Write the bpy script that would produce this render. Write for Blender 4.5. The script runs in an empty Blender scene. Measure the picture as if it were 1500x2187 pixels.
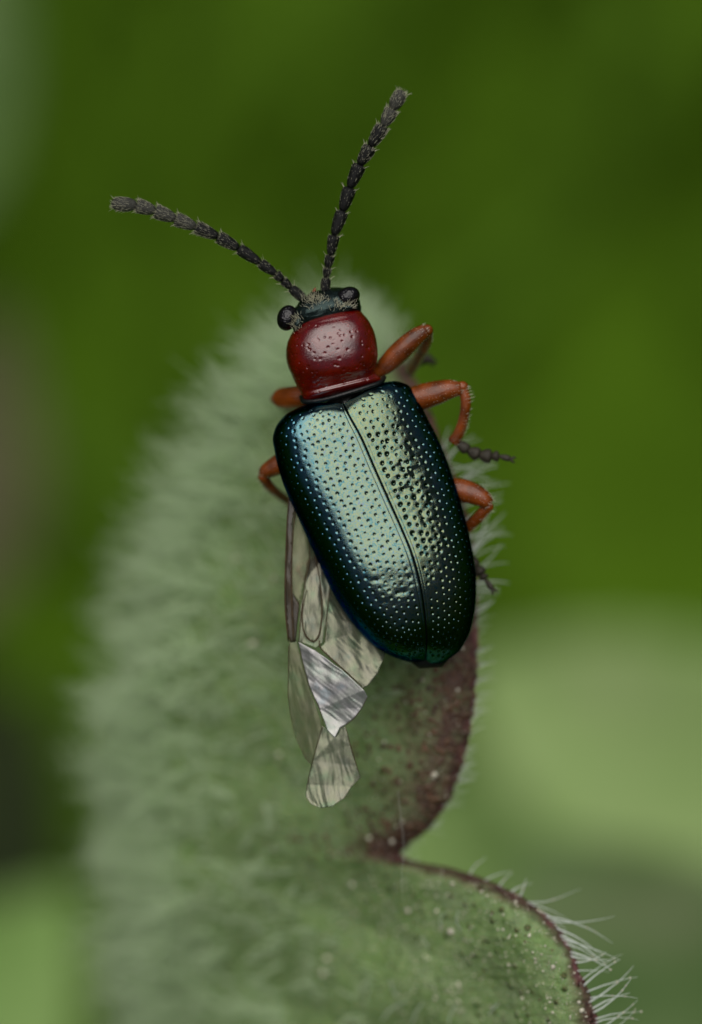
import bpy, bmesh, math, random
import numpy as np
from mathutils import Matrix, Vector, noise as mnoise
random.seed(7); RNG = np.random.default_rng(11)

# ------------------------------------------------------------------ camera, sky, sun, exposure
# 1 unit is about 0.8 mm.  The beetle sits BH units above the soil; the lens looks down on it at PITCH.
PITCH = math.radians(52); DIST = 90.0; BH = 95.0
sp, cp = math.sin(PITCH), math.cos(PITCH)
FRAME = Matrix(((1, 0, 0, 0), (0, sp, -cp, 0), (0, cp, sp, BH), (0, 0, 0, 1)))   # plant frame: x right, y up the leaf, z off the leaf
R3 = FRAME.to_3x3()
scene = bpy.context.scene
cam = bpy.data.cameras.new('camera'); camo = bpy.data.objects.new('camera', cam)
scene.collection.objects.link(camo); scene.camera = camo
camo.matrix_world = FRAME @ Matrix.Translation((0, 0, DIST))
cam.sensor_fit = 'VERTICAL'; cam.lens = 100; cam.sensor_height = 2 * 100 * 10.935 / DIST
cam.clip_start = 1; cam.clip_end = 20000
cam.dof.use_dof = True; cam.dof.focus_distance = DIST - 0.35; cam.dof.aperture_fstop = 0.1 / 5.4

SUN_DIR = R3 @ Vector((-0.05, 0.48, 0.87)).normalized()       # towards the light
world = bpy.data.worlds.new('World'); scene.world = world; world.use_nodes = True
wn = world.node_tree.nodes; bg = wn['Background']; sky = wn.new('ShaderNodeTexSky')
sky.sky_type = 'NISHITA'; sky.sun_disc = False
sky.sun_elevation = math.asin(SUN_DIR.z); sky.sun_rotation = math.atan2(SUN_DIR.x, SUN_DIR.y)
sky.air_density = 1.0; sky.dust_density = 4.0
bg.inputs[1].default_value = 0.05
world.node_tree.links.new(sky.outputs[0], bg.inputs[0])
sun = bpy.data.lights.new('sun', 'SUN'); suno = bpy.data.objects.new('sun', sun); scene.collection.objects.link(suno)
sun.energy = 4.6; sun.angle = math.radians(76); sun.color = (1, 0.97, 0.92)
suno.rotation_euler = SUN_DIR.to_track_quat('Z', 'Y').to_euler(); suno.location = (0, 0, 400)
vs = scene.view_settings; vs.view_transform = 'Standard'; vs.look = 'None'; vs.gamma = 1; vs.exposure = -0.85
scene.cycles.use_denoising = True
scene.cycles.transparent_max_bounces = 16

# ------------------------------------------------------------------ helpers
def link(o, parent=None, loc=None):
    scene.collection.objects.link(o)
    if parent is not None: o.parent = parent
    if loc is not None: o.location = loc
    return o
def tag(o, label, cat, group=None):
    o['label'] = label; o['category'] = cat
    if group: o['group'] = group
    return o
def mesh(name, V, F, mat, parent=None, smooth=True, loc=None):
    V = np.asarray(V, dtype=np.float32).reshape(-1, 3)
    me = bpy.data.meshes.new(name)
    if isinstance(F, np.ndarray):
        n, k = F.shape
        me.vertices.add(len(V)); me.vertices.foreach_set('co', V.ravel())
        me.loops.add(n * k); me.loops.foreach_set('vertex_index', F.astype(np.int32).ravel())
        me.polygons.add(n); me.polygons.foreach_set('loop_start', np.arange(0, n * k, k, dtype=np.int32))
        me.update(calc_edges=True); me.validate()
    else:
        me.from_pydata([tuple(map(float, v)) for v in V], [], F)
    if smooth: me.polygons.foreach_set('use_smooth', np.ones(len(me.polygons), dtype=bool))
    me.materials.append(mat); me.update()
    return link(bpy.data.objects.new(name, me), parent, loc)
def grid_faces(nr, nc, wrap=False):
    r = np.arange(nr - 1)[:, None]; c = np.arange(nc if wrap else nc - 1)[None, :]
    a = r * nc + c; b = r * nc + (c + 1) % nc
    return np.stack([a, b, b + nc, a + nc], -1).reshape(-1, 4)
def P(x, y, z=0.0):
    """spot on the traced photograph -> plant frame, at height z off the focal plane"""
    k = 1 - np.asarray(z, float) / DIST
    return np.stack(np.broadcast_arrays((np.asarray(x, float) - 750) / 100 * k, (1093.5 - np.asarray(y, float)) / 100 * k, np.asarray(z, float)), -1)
def attr(o, name, vals):
    a = o.data.attributes.new(name, 'FLOAT', 'POINT'); a.data.foreach_set('value', np.asarray(vals, dtype=np.float32).ravel())
def tube(path, rad, sides=12, cap=True, flat=1.0, res=1):
    """tapered round limb along a path; ends are closed to a point"""
    path = np.asarray(path, float); rad = np.asarray(rad, float)
    if res > 1:
        t = np.linspace(0, 1, len(path)); T = np.linspace(0, 1, (len(path) - 1) * res + 1)
        path = smooth_curve(t, path, T); rad = smooth_curve(t, rad[:, None], T)[:, 0]
    d = np.gradient(path, axis=0); d /= np.linalg.norm(d, axis=1)[:, None] + 1e-9
    up = np.array([0.03, 0.05, 1.0]); a = np.cross(d, up); a /= np.linalg.norm(a, axis=1)[:, None] + 1e-9; b = np.cross(a, d)
    th = np.linspace(0, 2 * np.pi, sides, endpoint=False)
    V = path[:, None, :] + rad[:, None, None] * (np.cos(th)[None, :, None] * a[:, None, :] + flat * np.sin(th)[None, :, None] * b[:, None, :])
    V = V.reshape(-1, 3); F = [tuple(f) for f in grid_faces(len(path), sides, True)]
    if cap:
        F.append(tuple(range(sides - 1, -1, -1))); n0 = (len(path) - 1) * sides; F.append(tuple(range(n0, n0 + sides)))
    return V, F
def smooth_curve(t, pts, T):
    """Catmull-Rom / cubic Hermite through pts at t, sampled at T"""
    t = np.asarray(t, float); pts = np.asarray(pts, float); T = np.clip(np.asarray(T, float), t[0], t[-1])
    m = np.gradient(pts, t, axis=0)
    i = np.clip(np.searchsorted(t, T, side='right') - 1, 0, len(t) - 2)
    h = (t[i + 1] - t[i]); s = (T - t[i]) / h
    if pts.ndim > 1: h = h[:, None]; s = s[:, None]
    return (2*s**3-3*s**2+1)*pts[i] + (s**3-2*s**2+s)*h*m[i] + (-2*s**3+3*s**2)*pts[i+1] + (s**3-s**2)*h*m[i+1]
def arclen(pts):
    pts = np.asarray(pts, float); l = np.r_[0, np.cumsum(np.linalg.norm(np.diff(pts, axis=0), axis=1))]; return l / l[-1]
def strands(Pts, Rad, sides=3):
    """many tapered hairs at once: Pts (N,K,3), Rad (N,K)"""
    N, K, _ = Pts.shape
    d = np.gradient(Pts, axis=1); d /= np.linalg.norm(d, axis=2)[..., None] + 1e-9
    ref = np.array([0.31, 0.52, 0.79]); a = np.cross(d, ref); a /= np.linalg.norm(a, axis=2)[..., None] + 1e-9; b = np.cross(a, d)
    th = np.linspace(0, 2 * np.pi, sides, endpoint=False)
    V = Pts[:, :, None, :] + Rad[:, :, None, None] * (np.cos(th)[None, None, :, None] * a[:, :, None, :] + np.sin(th)[None, None, :, None] * b[:, :, None, :])
    F1 = grid_faces(K, sides, True)
    F = (F1[None] + (np.arange(N) * K * sides)[:, None, None]).reshape(-1, 4)
    return V.reshape(-1, 3), F
def grow(roots, dirs, L, r0, K=5, curl=0.35, tip=0.25):
    N = len(roots); s = np.linspace(0, 1, K)[None, :, None]
    dirs = dirs / (np.linalg.norm(dirs, axis=1)[:, None] + 1e-9)
    side = RNG.normal(size=(N, 3)); side -= (side * dirs).sum(1)[:, None] * dirs
    side /= np.linalg.norm(side, axis=1)[:, None]
    c = RNG.normal(0, curl, N)[:, None, None]
    Q = roots[:, None, :] + L[:, None, None] * (s * dirs[:, None, :] + c * s**2 * side[:, None, :])
    R = r0[:, None] * (1 - (1 - tip) * np.linspace(0, 1, K)[None, :])
    return Q, R
def vnoise(Q, scale, seed=0.0):
    return np.array([mnoise.noise(Vector((q[0] * scale + seed, q[1] * scale, q[2] * scale))) for q in Q])
def blob(name, c, r, mat, parent, axes=(1, 1, 1), rot=None, seg=10, jitter=0.0, loc=None):
    bm = bmesh.new(); bmesh.ops.create_uvsphere(bm, u_segments=seg, v_segments=max(6, seg * 2 // 3), radius=1)
    for v in bm.verts:
        v.co = Vector((v.co.x * axes[0] * r, v.co.y * axes[1] * r, v.co.z * axes[2] * r)) * (1 + random.uniform(-jitter, jitter))
        if rot: v.co = rot @ v.co
        v.co += Vector(c)
    me = bpy.data.meshes.new(name); bm.to_mesh(me); bm.free()
    me.polygons.foreach_set('use_smooth', np.ones(len(me.polygons), dtype=bool)); me.materials.append(mat)
    return link(bpy.data.objects.new(name, me), parent, loc)

# ------------------------------------------------------------------ materials
class NT:
    def __init__(s, name):
        s.m = bpy.data.materials.new(name); s.m.use_nodes = True; s.t = s.m.node_tree
        s.p = s.t.nodes['Principled BSDF']; s.out = s.t.nodes['Material Output']
    def n(s, typ, **kw):
        nd = s.t.nodes.new('ShaderNode' + typ)
        for k, v in kw.items():
            if k.startswith('i_'): nd.inputs[k[2:].replace('_', ' ')].default_value = v
            else: setattr(nd, k, v)
        return nd
    def l(s, a, b): s.t.links.new(a, b)
    def set(s, **kw):
        for k, v in kw.items(): s.p.inputs[k.replace('_', ' ')].default_value = v
    def coord(s): return s.n('TexCoord').outputs['Object']
    def noise(s, scale, detail=3, rough=.55, vec=None):
        nd = s.n('TexNoise'); nd.inputs['Scale'].default_value = scale; nd.inputs['Detail'].default_value = detail; nd.inputs['Roughness'].default_value = rough
        s.l(vec or s.coord(), nd.inputs['Vector']); return nd.outputs['Fac']
    def ramp(s, fac, stops, interp='LINEAR'):
        nd = s.n('ValToRGB'); e = nd.color_ramp.elements; nd.color_ramp.interpolation = interp
        while len(e) < len(stops): e.new(0.5)
        for el, (p, c) in zip(e, stops): el.position = p; el.color = (*c, 1) if len(c) == 3 else c
        s.l(fac, nd.inputs[0]); return nd.outputs[0]
    def mix(s, fac, a, b, mode='MIX'):
        nd = s.n('Mix'); nd.data_type = 'RGBA'; nd.blend_type = mode
        for v, i in ((fac, 0), (a, 6), (b, 7)):
            if isinstance(v, (int, float)): nd.inputs[i].default_value = v
            elif isinstance(v, tuple): nd.inputs[i].default_value = (*v, 1)
            else: s.l(v, nd.inputs[i])
        return nd.outputs[2]
    def bump(s, h, strength, dist, prev=None):
        nd = s.n('Bump'); nd.inputs['Strength'].default_value = strength; nd.inputs['Distance'].default_value = dist
        s.l(h, nd.inputs['Height'])
        if prev: s.l(prev, nd.inputs['Normal'])
        return nd.outputs[0]
    def attr(s, name): return s.n('Attribute', attribute_name=name).outputs['Fac']

def m_elytra():
    s = NT('elytra_iridescent')
    c = s.mix(0.5, s.noise(9, 4, .7), s.noise(26, 3, .7))
    base = s.ramp(c, [(.36, (.030, .10, .14)), (.44, (.075, .17, .19)), (.51, (.19, .21, .12)), (.56, (.085, .19, .21)), (.63, (.14, .14, .20))])
    lw = s.n('LayerWeight'); lw.inputs['Blend'].default_value = .42
    edge = s.ramp(lw.outputs['Facing'], [(.12, (0, 0, 0)), (.55, (1, 1, 1))])
    base = s.mix(s.attr('gold'), base, s.mix(1.0, base, (1.0, .86, .52), 'MULTIPLY'))
    base = s.mix(s.ramp(s.attr('flank'), [(.40, (0,) * 3), (.72, (1,) * 3)]), base, (.06, .22, .31))
    col = s.mix(edge, base, (.012, .085, .12))
    s.l(col, s.p.inputs['Base Color']); s.set(Metallic=1.0, Roughness=.2)
    s.p.inputs['Specular Tint'].default_value = (.10, .25, .38, 1)
    s.l(s.bump(s.noise(34, 4, .7), .16, .02), s.p.inputs['Normal'])
    s.l(s.ramp(s.noise(14, 3), [(.3, (.06,) * 3), (.7, (.15,) * 3)]), s.p.inputs['Roughness'])
    return s.m
def m_pronotum():
    s = NT('pronotum_red')
    c = s.ramp(s.noise(3, 4), [(.3, (.060, .0010, .0008)), (.7, (.145, .0035, .0015))])
    s.l(c, s.p.inputs['Base Color']); s.set(Metallic=0.0, Roughness=.4, IOR=1.5, Specular_IOR_Level=.0, Coat_Weight=1.0, Coat_Roughness=.05, Coat_IOR=1.95)
    s.l(s.bump(s.noise(26, 4, .65), .2, .02), s.p.inputs['Normal']); 
    s.l(s.bump(s.noise(24, 5, .7), .3, .02), s.p.inputs['Coat Normal'])
    return s.m
def m_simple(name, col, rough=.5, metal=0., ior=1.5, bump=None, var=.25, nscale=8, coat=0., sss=0.):
    s = NT(name); lo = tuple(c * (1 - var) for c in col); hi = tuple(min(1, c * (1 + var)) for c in col)
    s.l(s.ramp(s.noise(nscale, 4), [(.3, lo), (.7, hi)]), s.p.inputs['Base Color'])
    s.set(Roughness=rough, Metallic=metal, IOR=ior, Coat_Weight=coat, Coat_Roughness=.15)
    if sss: s.set(Subsurface_Weight=sss, Subsurface_Scale=.15); s.p.inputs['Subsurface Radius'].default_value = (1, .4, .15)
    if bump: s.l(s.bump(s.noise(bump[0], 3), bump[1], bump[2]), s.p.inputs['Normal'])
    return s.m
def m_eye():
    s = NT('compound_eye'); v = s.n('TexVoronoi'); v.inputs['Scale'].default_value = 22; s.l(s.coord(), v.inputs['Vector'])
    s.l(s.ramp(v.outputs['Distance'], [(.0, (.010, .008, .010)), (.6, (.003, .002, .003))]), s.p.inputs['Base Color'])
    s.set(Roughness=.16, IOR=1.5, Coat_Weight=.0)
    s.l(s.bump(v.outputs['Distance'], .5, .02), s.p.inputs['Normal']); return s.m
def m_leaf():
    s = NT('leaf_skin'); d = s.attr('edge'); up = s.attr('red')
    wob = s.noise(1.6, 5, .65); wob2 = s.noise(5, 3)
    green = s.ramp(wob2, [(.25, (.110, .200, .050)), (.5, (.190, .300, .100)), (.78, (.28, .37, .16))])
    green = s.mix(s.ramp(wob, [(.35, (0,) * 3), (.65, (1,) * 3)]), green, s.mix(.5, green, (.22, .27, .16)))
    fr = s.n('Math', operation='MULTIPLY_ADD'); s.l(wob, fr.inputs[0]); fr.inputs[1].default_value = -2.0; fr.inputs[2].default_value = .95
    ad = s.n('Math', operation='ADD'); s.l(up, ad.inputs[0]); s.l(fr.outputs[0], ad.inputs[1]); ad.use_clamp = True
    red = s.ramp(wob2, [(.3, (.060, .032, .028)), (.7, (.125, .078, .058))])
    body = s.mix(ad.outputs[0], green, red)
    v = s.n('TexVoronoi'); v.inputs['Scale'].default_value = 3.2; v.inputs['Randomness'].default_value = .9; s.l(s.coord(), v.inputs['Vector'])
    spot = s.ramp(v.outputs['Distance'], [(.10, (1,) * 3), (.26, (0,) * 3)])
    sf = s.n('Math', operation='MULTIPLY'); s.l(spot, sf.inputs[0]); s.l(s.attr('near'), sf.inputs[1])
    body = s.mix(sf.outputs[0], body, s.mix(.55, body, (.085, .030, .012)))
    dn = s.n('Math', operation='MULTIPLY_ADD'); s.l(s.noise(4, 3), dn.inputs[0]); dn.inputs[1].default_value = .5; s.l(d, dn.inputs[2])
    rim = s.ramp(dn.outputs[0], [(.22, (1,) * 3), (.46, (0,) * 3)])
    body = s.mix(rim, body, s.ramp(s.noise(3, 2), [(.42, (.085, .036, .036)), (.62, (.24, .095, .105))]))
    s.l(body, s.p.inputs['Base Color']); s.set(Roughness=.55, IOR=1.45, Specular_IOR_Level=.22, Subsurface_Weight=.15, Subsurface_Scale=.3)
    b = s.bump(s.noise(2.2, 2), .5, .25); v2 = s.n('TexVoronoi'); v2.inputs['Scale'].default_value = 20; s.l(s.coord(), v2.inputs['Vector'])
    b = s.bump(v2.outputs['Distance'], .45, .05, b); s.l(s.bump(spot, .8, .10, b), s.p.inputs['Normal'])
    return s.m
def m_hair(name, col, a=.55):
    s = NT(name); s.set(Roughness=.35, IOR=1.5, Alpha=a); s.p.inputs['Base Color'].default_value = (*col, 1)
    s.p.inputs['Subsurface Weight'].default_value = 0
    tr = s.n('BsdfTranslucent'); tr.inputs[0].default_value = (*col, 1); mx = s.n('MixShader'); mx.inputs[0].default_value = .35
    s.l(s.p.outputs[0], mx.inputs[1]); s.l(tr.outputs[0], mx.inputs[2]); s.l(mx.outputs[0], s.out.inputs[0]); return s.m
def m_wing(name, col, alpha, metal, film, wr=.35, var=.25):
    s = NT(name); lo = tuple(c * (1 - var) for c in col); hi = tuple(min(1, c * (1 + var)) for c in col)
    mp = s.n('Mapping'); mp.inputs['Scale'].default_value = (2.4, .6, 1); mp.inputs['Rotation'].default_value = (0, 0, -.55); s.l(s.coord(), mp.inputs[0])
    st = s.noise(3.6, 4, .65, mp.outputs[0])
    tint = s.ramp(s.noise(2.2, 3), [(.30, (.74, 1, .84)), (.46, (1, 1, .92)), (.60, (1, .94, .95)), (.72, (.86, .94, 1))])
    s.l(s.mix(1.0, s.ramp(st, [(.3, lo), (.7, hi)]), tint, 'MULTIPLY'), s.p.inputs['Base Color'])
    s.set(Roughness=.36, Metallic=metal, IOR=1.6, Alpha=alpha)
    s.p.inputs['Thin Film Thickness'].default_value = film; s.p.inputs['Thin Film IOR'].default_value = 1.45
    s.l(s.bump(st, wr, .3), s.p.inputs['Normal']); return s.m
def m_ground():
    s = NT('mossy_soil'); f = s.noise(.02, 5, .6)
    s.l(s.ramp(f, [(.35, (.068, .145, .007)), (.55, (.08, .165, .008)), (.72, (.09, .17, .014))]), s.p.inputs['Base Color']); s.set(Roughness=.95, Specular_IOR_Level=.05)
    return s.m

M_EL = m_elytra(); M_PR = m_pronotum(); M_EYE = m_eye(); M_LEAF = m_leaf()
M_HEAD = m_simple('head_metallic', (.020, .034, .032), .22, .8, 1.5, (40, .5, .02), .5, 14)
M_BLACK = m_simple('black_chitin', (.006, .007, .007), .3, 0, 1.4, (30, .4, .02), .4)
M_ANT = m_simple('antenna_chitin', (.006, .006, .006), .3, 0, 1.35, (45, .9, .03), .5, 30)
M_ANTG = m_simple('antenna_grey', (.050, .050, .042), .5, 0, 1.35, (45, .9, .03), .4, 30)
M_LEG = m_simple('amber_leg', (.19, .042, .005), .2, 0, 1.45, (34, .5, .04), .55, 3, .4, .15)
M_TAR = m_simple('tarsus_grey_brown', (.040, .034, .024), .5, 0, 1.35, (40, .6, .02), .4, 20)
M_SETA = m_hair('pale_setae', (.74, .72, .55), .9)
M_HAIR = m_hair('leaf_hair', (.86, .98, .74), .55)
M_HAIRB = m_hair('edge_hair', (.92, .97, .93), .8)
M_DROP = m_simple('pale_droplet', (.66, .63, .50), .2, 0, 1.45, None, .4, 2)
M_VEIN = m_simple('wing_vein', (.06, .040, .020), .5, 0, 1.25, None, .4)
M_WS = m_wing('membrane_silver', (.40, .41, .41), .72, .8, 0, .05, .12)
M_WM = m_wing('membrane_wrinkled', (.25, .26, .20), .54, .75, 0, .06, .14)
M_WC = m_wing('membrane_clear', (.19, .19, .12), .42, .5, 0, .06)
M_WB = m_wing('membrane_brown', (.035, .022, .008), .84, .0, 0, .1, .5)
M_GROUND = m_ground()

# ------------------------------------------------------------------ the setting: soil, meadow, blurred plants
g = mesh('ground', [(-4000, -4000, 0), (4000, -4000, 0), (4000, 4000, 0), (-4000, 4000, 0)], [(0, 1, 2, 3)], M_GROUND)
g['kind'] = 'structure'
def meadow(n=8000):
    K = 6
    ang = RNG.uniform(0, 2 * np.pi, n); rad = 330 * np.sqrt(RNG.uniform(0.0, 1, n))
    x = rad * np.cos(ang); y = 55 + rad * np.sin(ang)
    keep = ~((np.abs(x) < 14) & (np.abs(y) < 20)); x, y = x[keep], y[keep]; n = len(x)
    h = RNG.uniform(8, 28, n); w = RNG.uniform(.9, 2.2, n); a = RNG.uniform(0, 2 * np.pi, n); lean = RNG.uniform(.1, .8, n) * h
    s = np.linspace(0, 1, K)
    c = np.stack([x[:, None] + lean[:, None] * np.cos(a)[:, None] * s**2, y[:, None] + lean[:, None] * np.sin(a)[:, None] * s**2, h[:, None] * (s - .15 * s**2)[None]], -1)
    sd = np.stack([-np.sin(a), np.cos(a), 0 * a], -1)[:, None, :] * (w[:, None] * np.sqrt(1 - s[None] * .98))[..., None]
    V = np.stack([c - sd, c + np.array([0, 0, .5]), c + sd], 2).reshape(-1, 3)
    F1 = grid_faces(K, 3); F = (F1[None] + (np.arange(n) * K * 3)[:, None, None]).reshape(-1, 4)
    s_ = NT('grass_blade')
    s_.l(s_.ramp(s_.noise(.03, 4), [(.3, (.074, .155, .006)), (.55, (.088, .185, .008)), (.75, (.10, .195, .016))]), s_.p.inputs['Base Color']); s_.set(Roughness=.7, Specular_IOR_Level=.15)
    o = mesh('meadow_grass', V, F, s_.m); o['kind'] = 'stuff'; o['label'] = 'dark green meadow grass far below and behind the beetle'
meadow()
def sky_block_grass(n=5200):  # unseen ring of grass, added to block low sky and darken the beetle's reflections
    K = 5; x = RNG.uniform(-300, 300, n); y = RNG.uniform(-300, 330, n); rr = np.hypot(x, y)
    keep = (rr < 300) & (rr > 62) & ~((np.abs(x) < 50) & (y > -150) & (y < 140)) & (np.hypot(x, y + 60) > 70); x, y = x[keep], y[keep]; n = len(x)
    h = RNG.uniform(105, 185, n); w = RNG.uniform(1.6, 3.6, n); a = RNG.uniform(0, 2 * np.pi, n); s = np.linspace(0, 1, K)
    lean = RNG.uniform(.02, .22, n) * h; out = np.arctan2(y, x); la = out + RNG.normal(0, .7, n)
    c = np.stack([x[:, None] + (lean * np.cos(la))[:, None] * s**2, y[:, None] + (lean * np.sin(la))[:, None] * s**2, h[:, None] * s[None]], -1)
    sd = np.stack([-np.sin(a), np.cos(a), 0 * a], -1)[:, None, :] * (w[:, None] * np.sqrt(1 - s[None] * .97))[..., None]
    V = np.stack([c - sd, c + np.array([.4, 0, .3]), c + sd], 2).reshape(-1, 3)
    F1 = grid_faces(K, 3); F = (F1[None] + (np.arange(n) * K * 3)[:, None, None]).reshape(-1, 4)
    o = mesh('sky_block_grass', V, F, bpy.data.materials['grass_blade']); o['kind'] = 'stuff'; o['label'] = 'tall grass added out of view to block the low sky'
sky_block_grass()

def broad_leaf(root, length, width, tip_dir, normal, cup=.25, crenate=.06, n=36, m=15):
    """toothed leaf blade grid: root point, direction of the tip, face normal -> vertices"""
    t = np.linspace(0, 1, n); u = np.linspace(-1, 1, m)
    d = Vector(tip_dir).normalized(); nn = Vector(normal); nn = (nn - d * nn.dot(d)).normalized(); sdir = d.cross(nn)
    prof = np.sin(np.pi * np.clip(t, 0, 1) ** .72) ** .75 + .02; prof *= 1 + crenate * np.abs(np.sin(t * np.pi * 8))
    X = prof[:, None] * u[None] * width; Z = cup * width * (np.abs(u)[None] ** 1.5) * prof[:, None] - .22 * length * (t ** 2)[:, None] + .03 * width * np.sin(t * 25)[:, None] * np.abs(u)[None]
    Y = (t * length)[:, None] + 0 * X
    B = np.array([list(sdir), list(d), list(nn)])
    return np.stack([X, Y, Z], -1).reshape(-1, 3) @ B + np.array(root), grid_faces(n, m)
def to_world(q): return np.array([list(FRAME @ Vector(v)) for v in np.asarray(q).reshape(-1, 3)])
def plant(name, label, px, py, z, leaf_len, leaf_w, tip, normal, mat, stem_mat, group=None, pairs=(), cat='plant'):
    """a leafy stalk rooted in the soil, its top leaf lying at the given place"""
    top = np.array(list(FRAME @ Vector(P(px, py, z))))
    base = np.array([top[0] + random.uniform(-8, 8), top[1] + random.uniform(4, 12), 0.0])
    e = link(bpy.data.objects.new(name, None), loc=base); tag(e, label, cat, group)
    path = [base - (0, 0, 3), base * .6 + top * .4 + np.array([2, 1, 0]), base * .25 + top * .75 + np.array([1, 1, 1]), top]
    V, F = tube(path, [1.2, 1.0, .8, .5], 8, res=4); mesh('stem', V - base, F, stem_mat, e)
    for (ll, ww, tp, nm, off) in [(leaf_len, leaf_w, tip, normal, 1.0)] + list(pairs):
        r = base * (1 - off) + top * off
        if off < 1: r = path[1] if off < .5 else path[2]
        V, F = broad_leaf(r, ll, ww, R3 @ Vector(tp), R3 @ Vector(nm))
        o = mesh('leaf', V - base, F, mat, e); sm = o.modifiers.new('thickness', 'SOLIDIFY'); sm.thickness = .25
    return e
def m_blur_leaf(name, lo, mid, hi, sc=.25):
    s = NT(name); s.l(s.ramp(s.noise(sc, 4), [(.3, lo), (.5, mid), (.7, hi)]), s.p.inputs['Base Color']); s.set(Roughness=.7, Specular_IOR_Level=.15); return s.m
M_PALE = m_blur_leaf('pale_leaf', (.21, .33, .10), (.27, .39, .14), (.31, .39, .18))
M_BROAD = m_blur_leaf('broad_leaf', (.15, .27, .06), (.20, .33, .095), (.24, .35, .12))
M_MID = m_blur_leaf('mid_leaf', (.06, .12, .03), (.11, .18, .06), (.16, .20, .10))
M_GAP_SHADE = m_blur_leaf('gap_shade', (.008, .014, .003), (.014, .024, .004), (.020, .030, .006))  # near-black colour stands in for deep shade between the leaves
M_BROWN = m_blur_leaf('dry_stem', (.10, .06, .045), (.15, .095, .075), (.19, .13, .11))
M_GSTEM = m_blur_leaf('green_stem', (.06, .12, .03), (.08, .15, .04), (.12, .16, .07))
plant('leafy_plant', 'pale green leaf with brownish edge behind the notched leaf lobe', 1790, 1820, -56, 14.5, 4.6, (-.90, .42, 0), (.1, -.1, 1), M_PALE, M_BROWN, pairs=[(12, 4, (.6, .4, .2), (0, 0, 1), .75)])
plant('leafy_plant', 'broad grey green leaf spreading behind the pale leaf', 1880, 2400, -62, 22, 8.5, (-.86, .50, 0), (.0, .1, 1), M_BROAD, M_GSTEM)
plant('leafy_plant', 'mid green leaf below the pale blurred one', 1640, 2420, -36, 11, 4.4, (-.62, .78, .1), (0, .1, 1), M_MID, M_GSTEM)
plant('leafy_plant', 'light green leaf low beside the pale hairy edge', -330, 2560, -46, 12, 4.0, (.55, .75, .1), (0, 0, 1), M_BROAD, M_GSTEM)
plant('leafy_plant', 'grey green leaf far behind the left antenna', -420, 560, -75, 16, 5, (.4, .9, .0), (0, 0, 1), M_MID, M_GSTEM)
plant('leafy_plant', 'near-black leaf shape added as deep shade beside the hairy leaf', -225, 2170, -70, 14, 4.2, (.34, .92, -.1), (0, .1, 1), M_GAP_SHADE, M_GSTEM)  # added leaf shape, its blackness paints the shaded gap at left
M_DULL = m_blur_leaf('dull_brown_leaf', (.060, .065, .022), (.085, .080, .040), (.11, .095, .055))
plant('leafy_plant', 'dull brown leaf standing blurred beyond the hairy leaf', -190, 1360, -72, 13, 3.3, (.22, .95, 0), (0, .1, 1), M_DULL, M_BROWN)

# ------------------------------------------------------------------ the hairy leaf the beetle sits on
LB = P(900, 3100, -3.0)
leaf = link(bpy.data.objects.new('hairy_leaf', None)); leaf.matrix_world = FRAME @ Matrix.Translation(LB); LO = tuple(-LB)
tag(leaf, 'hairy green leaf with maroon notched margin under the beetle', 'leaf')
def tab(a): a = np.array(a, float); return lambda y: smooth_curve(a[:, 0], a[:, 1], y)
xR = tab([(664,750),(675,785),(695,815),(730,842),(800,880),(900,928),(960,950),(1050,986),(1150,1008),(1250,1019),(1350,1022),(1450,1020),(1550,1009),(1650,984),(1720,954),(1780,905),(1812,868),(1830,862),(1842,895),(1852,955),(1872,1020),(1900,1085),(1930,1138),(1970,1184),(2020,1216),(2080,1242),(2130,1263),(2187,1279),(2300,1300),(2450,1270),(2600,1150),(2800,1010),(3000,920),(3100,905)])
xL = tab([(664,742),(675,715),(695,672),(730,630),(800,560),(900,490),(1000,430),(1100,372),(1200,328),(1300,292),(1400,266),(1500,250),(1600,242),(1700,246),(1800,256),(1900,264),(2000,272),(2187,286),(2400,330),(2600,450),(2800,650),(3000,850),(3100,895)])
zR = tab([(628,-6.0),(700,-4.6),(800,-3.2),(950,-2.0),(1200,-1.7),(1400,-1.35),(1600,-1.3),(1780,-1.3),(1830,-1.3),(1900,-.8),(2000,-.3),(2187,0),(2400,-.2),(2700,-1.6),(3100,-3)])
redw = tab([(628,.3),(900,.5),(1300,.9),(1400,1.35),(1700,1.45),(1830,1.2),(1900,.75),(2000,.28),(2187,.5),(2500,.3),(3100,.3)])
ys = np.concatenate([np.linspace(664, 1770, 210), np.linspace(1775, 1900, 70), np.linspace(1905, 2300, 90), np.linspace(2310, 3100, 50)])
us = 1 - np.linspace(0, 1, 230) ** 1.25            # u = 1 at the right margin
U = np.sort(us)[None, :] + 0 * ys[:, None]; Yg = ys[:, None] + 0 * U
XR, XL = xR(ys)[:, None], xL(ys)[:, None]
XR = XR + (1.6 * np.sin(ys * .31) + 1.4 * np.sin(ys * .177 + 2) + 1.2 * np.sin(ys * .093))[:, None]
XL = XL + 22 * np.abs(np.sin(ys * .0165 + .6))[:, None] - 26 + 8 * np.sin(ys * .041)[:, None]
X = XL + (XR - XL) * U; D = (XR - X) / 100; W = (XR - XL) / 100
xS = tab([(628,735),(670,830),(800,880),(960,950),(1150,1008),(1350,1030),(1550,1048),(1750,1080),(1900,1140),(2020,1200),(2187,1279),(2300,1300),(2450,1270),(2600,1150),(2800,1010),(3000,920),(3100,905)])(ys)[:, None]; DS = (xS - X) / 100
zS = tab([(628,-6.0),(700,-4.6),(800,-3.2),(950,-2.2),(1200,-1.8),(1500,-1.6),(1850,-1.6),(2187,-1.2),(2600,-1.6),(3100,-3)])(ys)[:, None]
bl = np.clip(D / 3.2, 0, 1) ** .7; bl = bl * bl * (3 - 2 * bl)
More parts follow.
